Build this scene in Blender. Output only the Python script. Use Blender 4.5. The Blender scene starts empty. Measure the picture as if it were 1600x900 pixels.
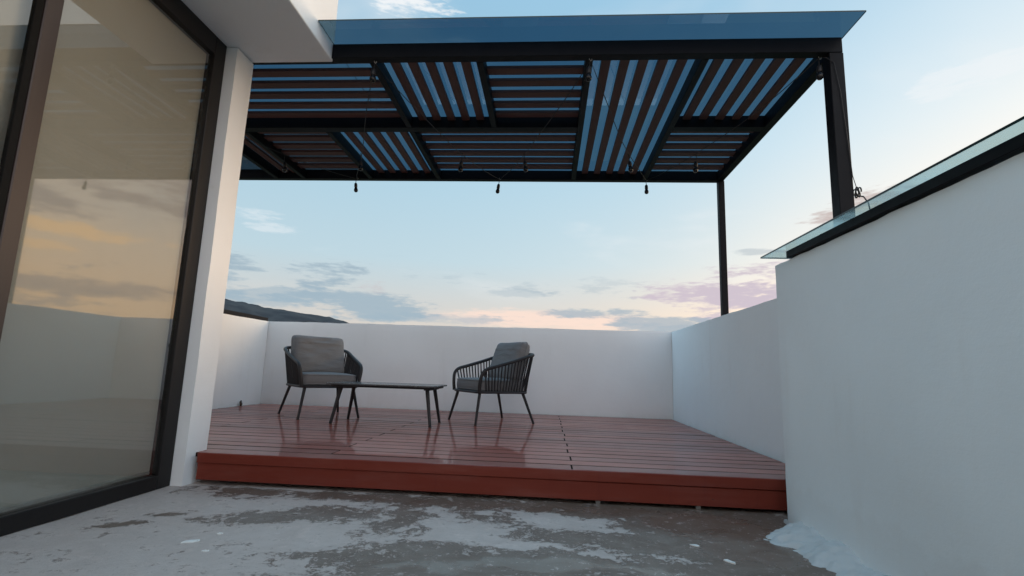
import bpy, bmesh, math, random
from mathutils import Vector, Matrix, noise

random.seed(7)
SC = bpy.context.scene
COL = SC.collection

# ------------------------------------------------------------------ camera
cam_data = bpy.data.cameras.new('camera')
cam_data.sensor_width = 36.0
cam_data.lens = 18.10
cam_data.clip_start = 0.02
cam_data.clip_end = 20000.0
cam = bpy.data.objects.new('camera', cam_data)
COL.objects.link(cam)
_r = Vector((0.99713, 0.06854, 0.03219)); _u = Vector((-0.02092, -0.15925, 0.98702)); _f = Vector((-0.07278, 0.98486, 0.15736))
_m = Matrix((_r, _u, -_f)).transposed().to_4x4()
_m.translation = Vector((0, 0, 0.52))
cam.matrix_world = _m
SC.camera = cam

SUN_AZ, SUN_EL = 74.0, 5.0          # degrees, azimuth from +Y towards +X

# ------------------------------------------------------------------ node helper
class NT:
    def __init__(self, tree):
        self.t = tree
    def new(self, kind, **kw):
        n = self.t.nodes.new(kind)
        for k, v in kw.items(): setattr(n, k, v)
        return n
    def put(self, sock, v):
        if v is None: return
        if hasattr(v, 'links'): self.t.links.new(v, sock)
        else:
            if isinstance(v, (tuple, list)) and len(v) == 3 and getattr(sock, 'type', '') == 'RGBA': v = (*v, 1)
            sock.default_value = v
    def math(self, op, a, b=None, c=None, clamp=False):
        n = self.new('ShaderNodeMath', operation=op, use_clamp=clamp)
        self.put(n.inputs[0], a); self.put(n.inputs[1], b); self.put(n.inputs[2], c)
        return n.outputs[0]
    def add(self, a, b): return self.math('ADD', a, b)
    def sub(self, a, b): return self.math('SUBTRACT', a, b)
    def mul(self, a, b): return self.math('MULTIPLY', a, b)
    def mix(self, f, a, b, mode='MIX'):
        n = self.new('ShaderNodeMix', data_type='RGBA', blend_type=mode)
        n.clamp_factor = True
        self.put(n.inputs[0], f); self.put(n.inputs[6], a); self.put(n.inputs[7], b)
        return n.outputs[2]
    def ramp(self, f, stops, interp='LINEAR'):
        n = self.new('ShaderNodeValToRGB'); cr = n.color_ramp; cr.interpolation = interp
        while len(cr.elements) < len(stops): cr.elements.new(0.5)
        for e, (p, c) in zip(cr.elements, stops):
            e.position = p
            e.color = (c, c, c, 1) if isinstance(c, (int, float)) else (*c, 1)
        self.put(n.inputs[0], f)
        return n.outputs[0]
    def smooth(self, v, lo, hi):
        n = self.new('ShaderNodeMapRange', interpolation_type='SMOOTHSTEP')
        self.put(n.inputs[0], v); n.inputs[1].default_value = lo; n.inputs[2].default_value = hi
        return n.outputs[0]
    def noise(self, vec, scale, detail=4, rough=0.55, dist=0.0, lac=2.0):
        n = self.new('ShaderNodeTexNoise')
        self.put(n.inputs['Vector'], vec); n.inputs['Scale'].default_value = scale
        n.inputs['Detail'].default_value = detail; n.inputs['Roughness'].default_value = rough
        n.inputs['Distortion'].default_value = dist; n.inputs['Lacunarity'].default_value = lac
        return n.outputs[0]
    def scale(self, vec, s):
        n = self.new('ShaderNodeVectorMath', operation='MULTIPLY'); self.put(n.inputs[0], vec); n.inputs[1].default_value = s
        return n.outputs[0]

# ------------------------------------------------------------------ world: dusk sky with clouds
world = bpy.data.worlds.new('World'); SC.world = world; world.use_nodes = True
W = NT(world.node_tree); world.node_tree.nodes.clear()
def build_sky():
    tc = W.new('ShaderNodeTexCoord'); d = tc.outputs['Generated']
    nd = W.new('ShaderNodeVectorMath', operation='NORMALIZE'); W.put(nd.inputs[0], d); d = nd.outputs[0]
    sep = W.new('ShaderNodeSeparateXYZ'); W.put(sep.inputs[0], d)
    x, y, z = sep.outputs
    el = W.mul(W.math('ARCSINE', z), 180 / math.pi)
    az = W.mul(W.math('ARCTAN2', x, y), 180 / math.pi)
    sky = W.new('ShaderNodeTexSky', sky_type='NISHITA', sun_disc=False)
    sky.sun_elevation = math.radians(SUN_EL); sky.sun_rotation = math.radians(SUN_AZ)
    sky.altitude = 1500; sky.air_density = 1.0; sky.dust_density = 1.0; sky.ozone_density = 2.0
    nish = W.mix(1.0, sky.outputs[0], (0.9, 0.9, 0.9), 'MULTIPLY')
    # high thin veil evens out the clear-sky colours
    base = W.ramp(W.math('DIVIDE', el, 90.0, clamp=True), [(0.0, (7.4, 6.3, 5.5)), (0.06, (7.2, 6.9, 6.5)), (0.13, (5.7, 7.4, 8.2)), (0.25, (4.6, 7.0, 8.5)), (0.45, (3.1, 5.6, 7.6)), (1.0, (3.0, 5.7, 8.0))])
    col = W.mix(0.90, nish, base)
    east = W.mul(W.smooth(y, 0.05, -0.8), W.smooth(el, 75.0, 20.0))          # rosy sky added behind the camera to warm the light on the back wall
    col = W.mix(W.mul(east, 0.85), col, (6.6, 5.7, 5.4))
    # brightness rises towards the sunset
    sx, sy = math.sin(math.radians(SUN_AZ)), math.cos(math.radians(SUN_AZ))
    toward = W.add(W.mul(x, sx), W.mul(y, sy))
    t01 = W.math('MULTIPLY_ADD', toward, 0.5, 0.5, clamp=True)
    glow = W.math('POWER', t01, 7.0)
    over = W.mul(W.sub(1.0, W.smooth(el, 34.0, 72.0)), W.sub(1.0, W.smooth(y, 0.45, -0.45)))     # unseen sky overhead and behind the camera, brightened to light the walls
    lift = W.add(W.add(0.95, W.mul(W.math('POWER', t01, 3.0), 0.28)), W.mul(W.sub(1.0, over), 1.40))
    comb = W.new('ShaderNodeCombineXYZ'); [W.put(comb.inputs[i], lift) for i in range(3)]
    col = W.mix(1.0, col, comb.outputs[0], 'MULTIPLY')
    whit = W.mul(W.smooth(W.math('POWER', t01, 2.2), 0.45, 1.0), W.smooth(el, 75.0, 14.0))
    col = W.mix(W.mul(whit, 0.70), col, (8.4, 9.6, 10.2))
    low = W.math('POWER', 2.718, W.mul(W.math('MAXIMUM', W.sub(el, 5.0), 0.0), -0.075))
    col = W.mix(W.mul(W.math('MULTIPLY', glow, low), 1.0), col, (25.0, 13.8, 4.8))
    # broken cloud: planar noise seen in perspective, all round the sky
    inv = W.math('DIVIDE', 1.0, W.add(W.math('MAXIMUM', z, 0.0), 0.11))
    cp = W.new('ShaderNodeCombineXYZ'); W.put(cp.inputs[0], W.mul(x, inv)); W.put(cp.inputs[1], W.mul(y, inv)); W.put(cp.inputs[2], 3.7)
    n1 = W.noise(cp.outputs[0], 1.15, 4, 0.56, 0.3)
    # the same sky as a flat az/el map, for cloud bodies near the horizon
    ae = W.new('ShaderNodeCombineXYZ'); W.put(ae.inputs[0], W.mul(az, 0.045)); W.put(ae.inputs[1], W.mul(el, 0.20)); W.put(ae.inputs[2], 1.3)
    n3 = W.noise(ae.outputs[0], 2.6, 5, 0.60)
    n4 = W.noise(ae.outputs[0], 13.0, 3, 0.6)
    wisps = W.mul(W.smooth(n1, 0.52, 0.78), W.smooth(el, 4.0, 16.0))
    col = W.mix(W.mul(wisps, 0.5), col, (8.6, 8.8, 8.9))
    def body(a0, e0, ra, re, amp=1.6, edge=0.8):
        da = W.math('DIVIDE', W.sub(az, a0), ra); de = W.math('DIVIDE', W.sub(el, e0), re)
        r2 = W.add(W.mul(da, da), W.mul(de, de))
        v = W.add(W.sub(0.9, r2), W.mul(W.sub(n3, 0.5), amp * 3.0))
        v = W.add(v, W.mul(W.sub(n4, 0.5), amp * 1.1))
        return W.smooth(v, -0.1, edge)
    # generic low cloud deck round the horizon
    deck = W.mul(W.smooth(W.add(n3, W.mul(W.sub(n4, 0.5), 0.25)), 0.56, 0.68), W.mul(W.smooth(el, 13.0, 6.0), 0.6))
    lit = W.mix(W.mul(glow, 1.0), (5.7, 5.5, 5.7), (9.0, 6.9, 5.0))
    shade = W.mix(W.mul(glow, 1.0), (3.5, 4.6, 5.4), (5.6, 4.7, 4.6))
    # peach band hugging the horizon, warm light under the cloud
    peach = W.mul(body(-1.0, 5.6, 15.0, 1.5, 0.9, 0.7), 0.8)
    col = W.mix(peach, col, (9.8, 7.5, 6.4))
    col = W.mix(deck, col, shade)
    for (a0, e0, ra, re, kind, op) in [
        (-25.0, 9.2, 5.0, 2.0, 's', .9), (-34.0, 8.6, 4.6, 2.2, 's', .9), (-20.0, 6.6, 9.0, 2.2, 's', .9), (-29.0, 6.6, 6.0, 1.5, 's', .6), (-11.0, 5.2, 8.0, .8, 's', .6),
        (-19.5, 8.3, 2.6, .9, 'w', .8), (-32.0, 14.6, 3.0, .8, 'w', .4), (-29.5, 13.4, 3.2, .6, 'w', .4),
        (19.5, 8.3, 9.0, 2.6, 'm', 1.0), (26.0, 9.2, 10.0, 3.3, 'm', 1.0), (38.0, 15.2, 12.0, 2.6, 'g', .9), (48.0, 13.0, 6.0, 1.5, 'g', .9), (62.0, 12.0, 14.0, 2.0, 'g', .6), (44.0, 6.0, 14.0, 1.0, 'g', .7),
        (45.0, 10.6, 8.0, .8, 'o', .9), (52.0, 9.0, 8.0, .6, 'o', .8),
        (5.0, 6.6, 8.0, .8, 's', .8), (11.5, 5.4, 5.5, 1.1, 's', .8), (21.5, 12.6, 2.2, .45, 's', .5), (-4.0, 8.4, 4.0, .5, 's', .35),
        (-20.0, 38.5, 8.5, 3.2, 'w', .95), (40.0, 25.0, 5.0, 1.3, 'w', .5), (-12.0, 33.0, 7.0, 1.4, 'w', .3)]:
        c = {'s': shade, 'w': lit if e0 < 12 else (8.6, 8.9, 9.1), 'm': (6.2, 5.4, 6.1), 'o': (21.0, 12.6, 5.4), 'g': (5.6, 4.7, 4.5)}[kind]
        col = W.mix(W.mul(body(a0, e0, ra, re), op), col, c)
    bg = W.new('ShaderNodeBackground'); W.put(bg.inputs[0], col); bg.inputs[1].default_value = 0.095
    out = W.new('ShaderNodeOutputWorld'); W.t.links.new(bg.outputs[0], out.inputs[0])
build_sky()
world.cycles.sampling_method = 'NONE'

# ------------------------------------------------------------------ sun, exposure
sun_data = bpy.data.lights.new('sun', 'SUN'); sun_data.energy = 1.4; sun_data.angle = math.radians(22); sun_data.color = (1.0, 0.76, 0.52)
sun = bpy.data.objects.new('sun', sun_data); COL.objects.link(sun)
_sd = Vector((math.sin(math.radians(SUN_AZ)) * math.cos(math.radians(SUN_EL)), math.cos(math.radians(SUN_AZ)) * math.cos(math.radians(SUN_EL)), math.sin(math.radians(SUN_EL))))
sun.rotation_euler = _sd.to_track_quat('Z', 'Y').to_euler()
SC.view_settings.view_transform = 'Standard'; SC.view_settings.look = 'None'
SC.view_settings.exposure = 0.12; SC.view_settings.gamma = 1.0; SC.view_settings.use_curve_mapping = False
SC.render.engine = 'CYCLES'
SC.cycles.use_denoising = True
SC.cycles.max_bounces = 10; SC.cycles.diffuse_bounces = 4; SC.cycles.glossy_bounces = 5; SC.cycles.transparent_max_bounces = 16
SC.cycles.caustics_reflective = False; SC.cycles.caustics_refractive = False

# ------------------------------------------------------------------ materials
MATS = {}
def mat(name, build):
    if name in MATS: return MATS[name]
    m = bpy.data.materials.new(name); m.use_nodes = True; m.node_tree.nodes.clear()
    T = NT(m.node_tree); out = T.new('ShaderNodeOutputMaterial')
    s = build(T); T.t.links.new(s, out.inputs[0]); MATS[name] = m
    return m
def principled(T, col, rough=0.5, spec=0.5, metal=0.0, bump=None, coat=0.0, coat_rough=0.05, ior=1.5):
    b = T.new('ShaderNodeBsdfPrincipled')
    T.put(b.inputs['Base Color'], col); T.put(b.inputs['Roughness'], rough); T.put(b.inputs['Specular IOR Level'], spec)
    T.put(b.inputs['Metallic'], metal); T.put(b.inputs['Coat Weight'], coat); T.put(b.inputs['Coat Roughness'], coat_rough); b.inputs['IOR'].default_value = ior
    if bump:
        h, st, dist = bump
        bn = T.new('ShaderNodeBump'); T.put(bn.inputs['Height'], h); bn.inputs['Strength'].default_value = st; bn.inputs['Distance'].default_value = dist
        T.t.links.new(bn.outputs[0], b.inputs['Normal'])
    return b.outputs[0]
def obco(T):
    return T.new('ShaderNodeTexCoord').outputs['Object']
def geopos(T):
    return T.new('ShaderNodeNewGeometry').outputs['Position']

def m_plaster(T, tint=(0.85, 0.86, 0.862)):
    p = geopos(T)
    big = T.noise(p, 0.9, 4, 0.55)
    streak = T.noise(T.scale(p, (3.0, 3.0, 0.5)), 2.0, 4, 0.6)
    brush = T.noise(T.scale(p, (9.0, 9.0, 60.0)), 1.0, 5, 0.65)
    grain = T.noise(p, 140, 3, 0.6)
    blot = T.noise(p, 11, 5, 0.6)
    col = T.mix(T.smooth(big, 0.35, 0.7), tuple(c * 0.95 for c in tint), tint)
    col = T.mix(T.mul(T.smooth(streak, 0.55, 0.8), 0.16), col, (0.6, 0.585, 0.56))
    col = T.mix(T.mul(T.smooth(blot, 0.68, 0.74), 0.18), col, (0.62, 0.60, 0.57))
    sp = T.new('ShaderNodeSeparateXYZ'); T.put(sp.inputs[0], p)
    foot = T.smooth(T.add(sp.outputs[2], T.mul(T.sub(blot, 0.5), 0.22)), 0.06, -0.01)
    col = T.mix(T.mul(foot, 0.07), col, (0.42, 0.38, 0.34))
    h = T.add(T.mul(brush, 0.22), T.add(T.mul(grain, 0.22), T.add(T.mul(blot, 0.8), T.mul(T.noise(p, 3.5, 3), 2.0))))
    return principled(T, col, 0.62, 0.35, bump=(h, 0.30, 0.005))
def m_soffit(T):
    p = geopos(T)
    col = T.mix(T.noise(p, 1.1, 3), (0.80, 0.79, 0.77), (0.84, 0.83, 0.81))
    return principled(T, col, 0.7, 0.3, bump=(T.noise(p, 90, 3), 0.15, 0.003))
def m_black_metal(T):
    p = obco(T)
    col = T.mix(T.noise(p, 14, 3), (0.0035, 0.0035, 0.005), (0.007, 0.007, 0.009))
    return principled(T, col, T.math('MULTIPLY_ADD', T.noise(p, 30, 3), 0.2, 0.42), 0.14, bump=(T.noise(p, 60, 3), 0.08, 0.002))
def m_door_alu(T):
    p = geopos(T)
    s = T.noise(T.scale(p, (40.0, 40.0, 1.5)), 1.0, 4, 0.6)
    col = T.mix(s, (0.008, 0.0075, 0.0075), (0.015, 0.013, 0.013))
    return principled(T, col, T.math('MULTIPLY_ADD', s, 0.12, 0.36), 0.25, bump=(s, 0.05, 0.001))
def m_stile(T):
    p = geopos(T)
    s = T.noise(T.scale(p, (40.0, 40.0, 1.5)), 1.0, 4, 0.6)
    return principled(T, T.mix(s, (0.032, 0.023, 0.022), (0.048, 0.036, 0.034)), T.math('MULTIPLY_ADD', s, 0.12, 0.34), 0.4)  # brown of the reflected sunset painted into the dark aluminium
def m_slat(T):
    info = T.new('ShaderNodeObjectInfo'); p = obco(T)
    st = T.noise(T.scale(p, (2.5, 60.0, 60.0)), 1.0, 5, 0.6)
    col = T.mix(st, (0.075, 0.036, 0.031), (0.125, 0.060, 0.048))
    col = T.mix(T.mul(info.outputs['Random'], 0.4), col, (0.07, 0.04, 0.038))
    return principled(T, col, 0.6, 0.25, bump=(st, 0.25, 0.002))
def tinted_glass(T, tint, ior, rough=0.0, film=0.0, film_col=(0.5, 0.5, 0.5), wave=0.0, frost=False):
    tr = T.new('ShaderNodeBsdfTransparent'); T.put(tr.inputs[0], tint)
    gl = T.new('ShaderNodeBsdfGlossy'); gl.inputs['Roughness'].default_value = rough; T.put(gl.inputs[0], (0.96, 0.97, 0.97))
    fr = T.new('ShaderNodeFresnel'); fr.inputs[0].default_value = ior
    if wave:
        b = T.new('ShaderNodeBump'); T.put(b.inputs['Height'], T.noise(geopos(T), 1.3, 2)); b.inputs['Strength'].default_value = wave; b.inputs['Distance'].default_value = 0.02
        T.t.links.new(b.outputs[0], gl.inputs['Normal'])
    back = T.new('ShaderNodeNewGeometry').outputs['Backfacing']      # a thin sheet mirrors on its outer face only
    mx = T.new('ShaderNodeMixShader'); T.put(mx.inputs[0], T.mul(fr.outputs[0], T.sub(1.0, back))); T.t.links.new(tr.outputs[0], mx.inputs[1]); T.t.links.new(gl.outputs[0], mx.inputs[2])
    s = mx.outputs[0]
    if film:
        df = T.new('ShaderNodeBsdfTranslucent' if frost else 'ShaderNodeBsdfDiffuse'); T.put(df.inputs[0], film_col)
        dirt = T.mul(T.smooth(T.noise(geopos(T), 3.0, 5, 0.6), 0.3, 0.8), film)
        m2 = T.new('ShaderNodeMixShader'); T.put(m2.inputs[0], dirt); T.t.links.new(s, m2.inputs[1]); T.t.links.new(df.outputs[0], m2.inputs[2]); s = m2.outputs[0]
    return s
def m_deck(T):
    info = T.new('ShaderNodeObjectInfo'); p = geopos(T); o = obco(T)
    st = T.noise(T.scale(p, (1.2, 70.0, 70.0)), 1.0, 5, 0.62)
    big = T.noise(p, 1.6, 4, 0.55)
    col = T.mix(st, (0.30, 0.066, 0.042), (0.38, 0.094, 0.060))
    col = T.mix(T.mul(info.outputs['Random'], 0.65), col, (0.15, 0.046, 0.038))
    dry = T.smooth(T.add(big, T.mul(T.noise(p, 9, 4), 0.25)), 0.55, 0.80)
    col = T.mix(T.mul(dry, 0.35), col, (0.26, 0.13, 0.10))
    rough = T.math('MULTIPLY_ADD', dry, 0.16, 0.42)
    crough = T.math('MULTIPLY_ADD', dry, 0.16, 0.018)
    h = T.add(T.mul(st, 0.25), T.mul(T.noise(T.scale(p, (2.0, 9.0, 9.0)), 1.0, 3), 1.0))
    return principled(T, col, rough, 0.2, bump=(h, 0.22, 0.0025), coat=0.48, coat_rough=crough)
def m_fascia(T):
    p = geopos(T)
    st = T.noise(T.scale(p, (1.4, 50.0, 45.0)), 1.0, 5, 0.6)
    big = T.noise(p, 2.2, 4)
    col = T.mix(st, (0.150, 0.026, 0.016), (0.200, 0.036, 0.021))
    col = T.mix(T.mul(T.smooth(big, 0.5, 0.8), 0.35), col, (0.21, 0.055, 0.035))
    wet = T.smooth(T.noise(T.scale(p, (0.9, 1.0, 5.0)), 1.7, 5, 0.6), 0.42, 0.66)
    drip = T.smooth(T.noise(T.scale(p, (16.0, 1.0, 1.2)), 1.0, 4, 0.6), 0.56, 0.70)
    col = T.mix(T.mul(drip, 0.35), col, (0.13, 0.022, 0.016))
    v = T.new('ShaderNodeTexVoronoi'); T.put(v.inputs['Vector'], T.scale(p, (5.0, 3.0, 14.0))); v.inputs['Scale'].default_value = 1.0
    spot = T.smooth(v.outputs['Distance'], 0.045, 0.03)
    col = T.mix(T.mul(spot, 0.7), col, (0.03, 0.012, 0.01))
    return principled(T, col, T.math('MULTIPLY_ADD', wet, -0.30, 0.58), T.math('MULTIPLY_ADD', wet, 0.3, 0.2), bump=(T.add(st, T.mul(big, 2.0)), 0.2, 0.003))
def m_concrete(T):
    p = geopos(T)
    at = T.new('ShaderNodeAttribute'); at.attribute_name = 'damp'; damp = at.outputs['Fac']
    fine = T.noise(p, 14, 8, 0.72, 0.5)
    mid = T.noise(p, 6.5, 6, 0.6, 0.8)
    grain = T.noise(p, 170, 3, 0.7)
    flake = T.noise(p, 34, 8, 0.75, 0.3)
    v = T.add(damp, T.add(T.mul(T.sub(fine, 0.5), 2.6), T.add(T.mul(T.sub(mid, 0.5), 1.5), T.mul(T.sub(flake, 0.5), 2.1))))
    m = T.smooth(v, 0.40, 0.68); halo = T.mul(T.smooth(v, 0.0, 0.45), 0.20)
    light = T.mix(T.smooth(mid, 0.3, 0.7), (0.50, 0.418, 0.380), (0.58, 0.495, 0.455))
    light = T.mix(T.smooth(flake, 0.62, 0.66), light, (0.64, 0.575, 0.545))
    light = T.mix(T.mul(T.smooth(fine, 0.62, 0.5), 0.30), light, (0.34, 0.30, 0.275))
    dark = T.mix(T.smooth(mid, 0.35, 0.65), (0.132, 0.091, 0.068), (0.165, 0.124, 0.099))
    lace = T.noise(p, 55, 6, 0.7, 0.8)
    dark = T.mix(T.mul(T.smooth(T.add(flake, T.mul(T.sub(fine, 0.5), 0.5)), 0.60, 0.64), 0.85), dark, (0.44, 0.36, 0.335))
    dark = T.mix(T.mul(T.smooth(lace, 0.62, 0.66), 0.55), dark, (0.37, 0.30, 0.275))
    light = T.mix(T.mul(T.smooth(lace, 0.40, 0.34), 0.55), light, (0.24, 0.20, 0.175))
    dark = T.mix(T.smooth(grain, 0.66, 0.8), dark, (0.33, 0.32, 0.31))
    light = T.mix(halo, light, (0.27, 0.21, 0.175))
    col = T.mix(m, light, dark)
    pud = T.smooth(T.add(damp, T.mul(T.sub(mid, 0.5), 1.2)), 1.02, 1.32)
    rough = T.mix(m, (0.62,) * 3, (0.40,) * 3)
    rough = T.mix(pud, rough, (0.22,) * 3)
    h = T.add(T.mul(T.sub(1.0, m), 0.8), T.add(T.mul(grain, 0.16), T.mul(fine, 0.5)))
    hm = T.mul(h, T.math('MULTIPLY_ADD', pud, -0.85, 1.0))
    return principled(T, col, rough, 0.35, bump=(hm, 0.6, 0.006))
def m_cushion(T, c=(0.185, 0.187, 0.194)):
    o = obco(T)
    wv = T.noise(T.scale(o, (500.0, 500.0, 160.0)), 1.0, 2)
    fold = T.noise(T.scale(o, (3.0, 3.0, 11.0)), 1.6, 4, 0.55, 0.6)
    col = T.mix(wv, tuple(x * 0.85 for x in c), tuple(x * 1.12 for x in c))
    col = T.mix(T.mul(T.smooth(T.noise(o, 7, 4), 0.5, 0.8), 0.25), col, tuple(x * 0.75 for x in c))
    return principled(T, col, 0.9, 0.15, bump=(T.add(T.mul(wv, 0.05), fold), 0.45, 0.02))
def m_rope(T):
    o = obco(T)
    w = T.new('ShaderNodeTexWave', wave_type='BANDS', bands_direction='DIAGONAL'); T.put(w.inputs[0], o); w.inputs['Scale'].default_value = 60
    return principled(T, T.mix(w.outputs[0], (0.020, 0.020, 0.023), (0.036, 0.036, 0.041)), 0.75, 0.3, bump=(w.outputs[0], 0.3, 0.002))
def m_frame(T):
    o = obco(T)
    return principled(T, T.mix(T.noise(o, 25, 3), (0.018, 0.017, 0.019), (0.028, 0.026, 0.029)), 0.48, 0.3, bump=(T.noise(o, 300, 2), 0.08, 0.001))
def m_tabletop(T):
    o = obco(T)
    return principled(T, T.mix(T.noise(o, 9, 5), (0.045, 0.045, 0.05), (0.075, 0.075, 0.08)), T.math('MULTIPLY_ADD', T.noise(o, 20, 3), 0.25, 0.12), 0.6)
def m_blind(T):
    p = geopos(T)
    w = T.noise(T.scale(p, (2.0, 220.0, 220.0)), 1.0, 2)
    g = T.noise(T.scale(p, (1.0, 1.4, 0.4)), 1.0, 3)
    col = T.mix(w, (0.475, 0.455, 0.43), (0.52, 0.50, 0.475))
    col = T.mix(T.mul(T.smooth(g, 0.4, 0.7), 0.25), col, (0.45, 0.43, 0.405))
    return principled(T, col, 0.85, 0.2)
def m_interior(T):
    return principled(T, T.mix(T.noise(geopos(T), 1.5, 3), (0.45, 0.43, 0.40), (0.55, 0.53, 0.50)), 0.8, 0.2)
def m_hill(T):
    p = geopos(T)
    col = T.mix(T.smooth(T.noise(p, 0.02, 6, 0.6), 0.35, 0.65), (0.030, 0.033, 0.038), (0.050, 0.053, 0.056))
    return principled(T, col, 0.95, 0.1, bump=(T.noise(p, 0.05, 5), 0.35, 4.0))
def m_ground(T):
    p = geopos(T)
    col = T.mix(T.smooth(T.noise(p, 0.01, 6, 0.6), 0.4, 0.6), (0.06, 0.07, 0.035), (0.13, 0.11, 0.08))
    return principled(T, col, 0.95, 0.1)
def simple(c, rough=0.6, spec=0.4, var=0.2):
    def f(T):
        o = obco(T)
        return principled(T, T.mix(T.noise(o, 20, 4), tuple(x * (1 - var) for x in c), tuple(min(1, x * (1 + var)) for x in c)), rough, spec)
    return f

M_plaster = mat('white_plaster', m_plaster); M_bluelit = mat('blue_lit_plaster', lambda T: m_plaster(T, (0.835, 0.915, 0.95))); M_soffit = mat('soffit_paint', m_soffit)  # right-hand walls: bluish light is mixed into the plaster tint
M_black = mat('black_powder_coat', m_black_metal); M_alu = mat('dark_aluminium', m_door_alu)
M_stile = mat('sunset_lit_aluminium', m_stile); M_slat = mat('brown_slat', m_slat)
M_bluegl = mat('blue_roof_glass', lambda T: tinted_glass(T, (0.265, 0.385, 0.47), 1.45, 0.02, 0.02, (0.25, 0.32, 0.36)))
M_greygl = mat('grey_roof_glass', lambda T: tinted_glass(T, (0.20, 0.24, 0.27), 1.45, 0.05, 0.25, (0.20, 0.20, 0.21)))
M_greengl = mat('green_canopy_glass', lambda T: tinted_glass(T, (0.70, 0.79, 0.79), 1.45, 0.02, 0.45, (0.60, 0.70, 0.69), frost=True))
M_doorgl = mat('door_glass', lambda T: tinted_glass(T, (0.86, 0.865, 0.84), 2.2, 0.025, 0.03, (0.4, 0.4, 0.38), wave=0.02))
M_deck = mat('wet_composite_plank', m_deck); M_fascia = mat('red_fascia_board', m_fascia); M_conc = mat('worn_concrete', m_concrete)
M_cush = mat('grey_cushion_fabric', m_cushion); M_rope = mat('charcoal_rope', m_rope); M_frame = mat('charcoal_frame', m_frame)
M_top = mat('dark_tabletop', m_tabletop); M_blind = mat('beige_blind', m_blind); M_int = mat('interior_paint', m_interior)
M_hill = mat('hill_cover', m_hill); M_ground = mat('ground_cover', m_ground)
M_cable = mat('black_cable', simple((0.012, 0.012, 0.014), 0.5)); M_bulb = mat('dark_bulb_glass', simple((0.010, 0.010, 0.011), 0.25, 0.3))
M_edge = mat('dark_glass_edge', simple((0.012, 0.03, 0.03), 0.2)); M_steel = mat('dull_steel', simple((0.32, 0.32, 0.31), 0.4)); M_chip = mat('white_paint_flake', simple((0.72, 0.72, 0.70), 0.7))
M_joint_shade = mat('joint_shade', simple((0.022, 0.012, 0.010), 0.8, 0.1)); M_rubber = mat('black_rubber', simple((0.008, 0.008, 0.008), 0.8, 0.1)); M_joist = mat('dark_joist', simple((0.05, 0.035, 0.03), 0.8)); M_scrap = mat('brown_scrap', simple((0.07, 0.05, 0.035), 0.8))
M_conc2 = mat('plain_concrete', simple((0.16, 0.15, 0.14), 0.85, 0.3, 0.15))

# ------------------------------------------------------------------ mesh helpers
def link(name, me, m=None, parent=None, loc=None, smooth=False):
    o = bpy.data.objects.new(name, me); COL.objects.link(o)
    if m and not me.materials: me.materials.append(m)
    if parent: o.parent = parent
    if loc is not None: o.location = loc
    if smooth:
        for p in me.polygons: p.use_smooth = True
        me.set_sharp_from_angle(angle=math.radians(35))
    return o
def tag(o, label=None, cat=None, group=None, kind=None):
    if label: o['label'] = label
    if cat: o['category'] = cat
    if group: o['group'] = group
    if kind: o['kind'] = kind
    return o
def empty(name, loc=(0, 0, 0), rz=0.0):
    o = bpy.data.objects.new(name, None); COL.objects.link(o); o.location = loc; o.rotation_euler = (0, 0, rz); o.empty_display_size = 0.1
    return o
def me_from(bm, name):
    me = bpy.data.meshes.new(name); bm.normal_update(); bm.to_mesh(me); bm.free(); return me
def box_me(name, x0, x1, y0, y1, z0, z1, bev=0.0, seg=1):
    bm = bmesh.new()
    vs = [bm.verts.new((x, y, z)) for z in (z0, z1) for y in (y0, y1) for x in (x0, x1)]
    for f in [(0, 2, 3, 1), (4, 5, 7, 6), (0, 1, 5, 4), (2, 6, 7, 3), (0, 4, 6, 2), (1, 3, 7, 5)]: bm.faces.new([vs[i] for i in f])
    if bev: bmesh.ops.bevel(bm, geom=bm.edges[:], offset=bev, segments=seg, affect='EDGES', profile=0.5)
    return me_from(bm, name)
def box(name, b, m, parent=None, bev=0.0, seg=1):
    """box object whose origin is the box's own centre"""
    c = [(b[0] + b[1]) / 2, (b[2] + b[3]) / 2, (b[4] + b[5]) / 2]
    me = box_me(name, b[0] - c[0], b[1] - c[0], b[2] - c[1], b[3] - c[1], b[4] - c[2], b[5] - c[2], bev, seg)
    return link(name, me, m, parent, c)
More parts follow.
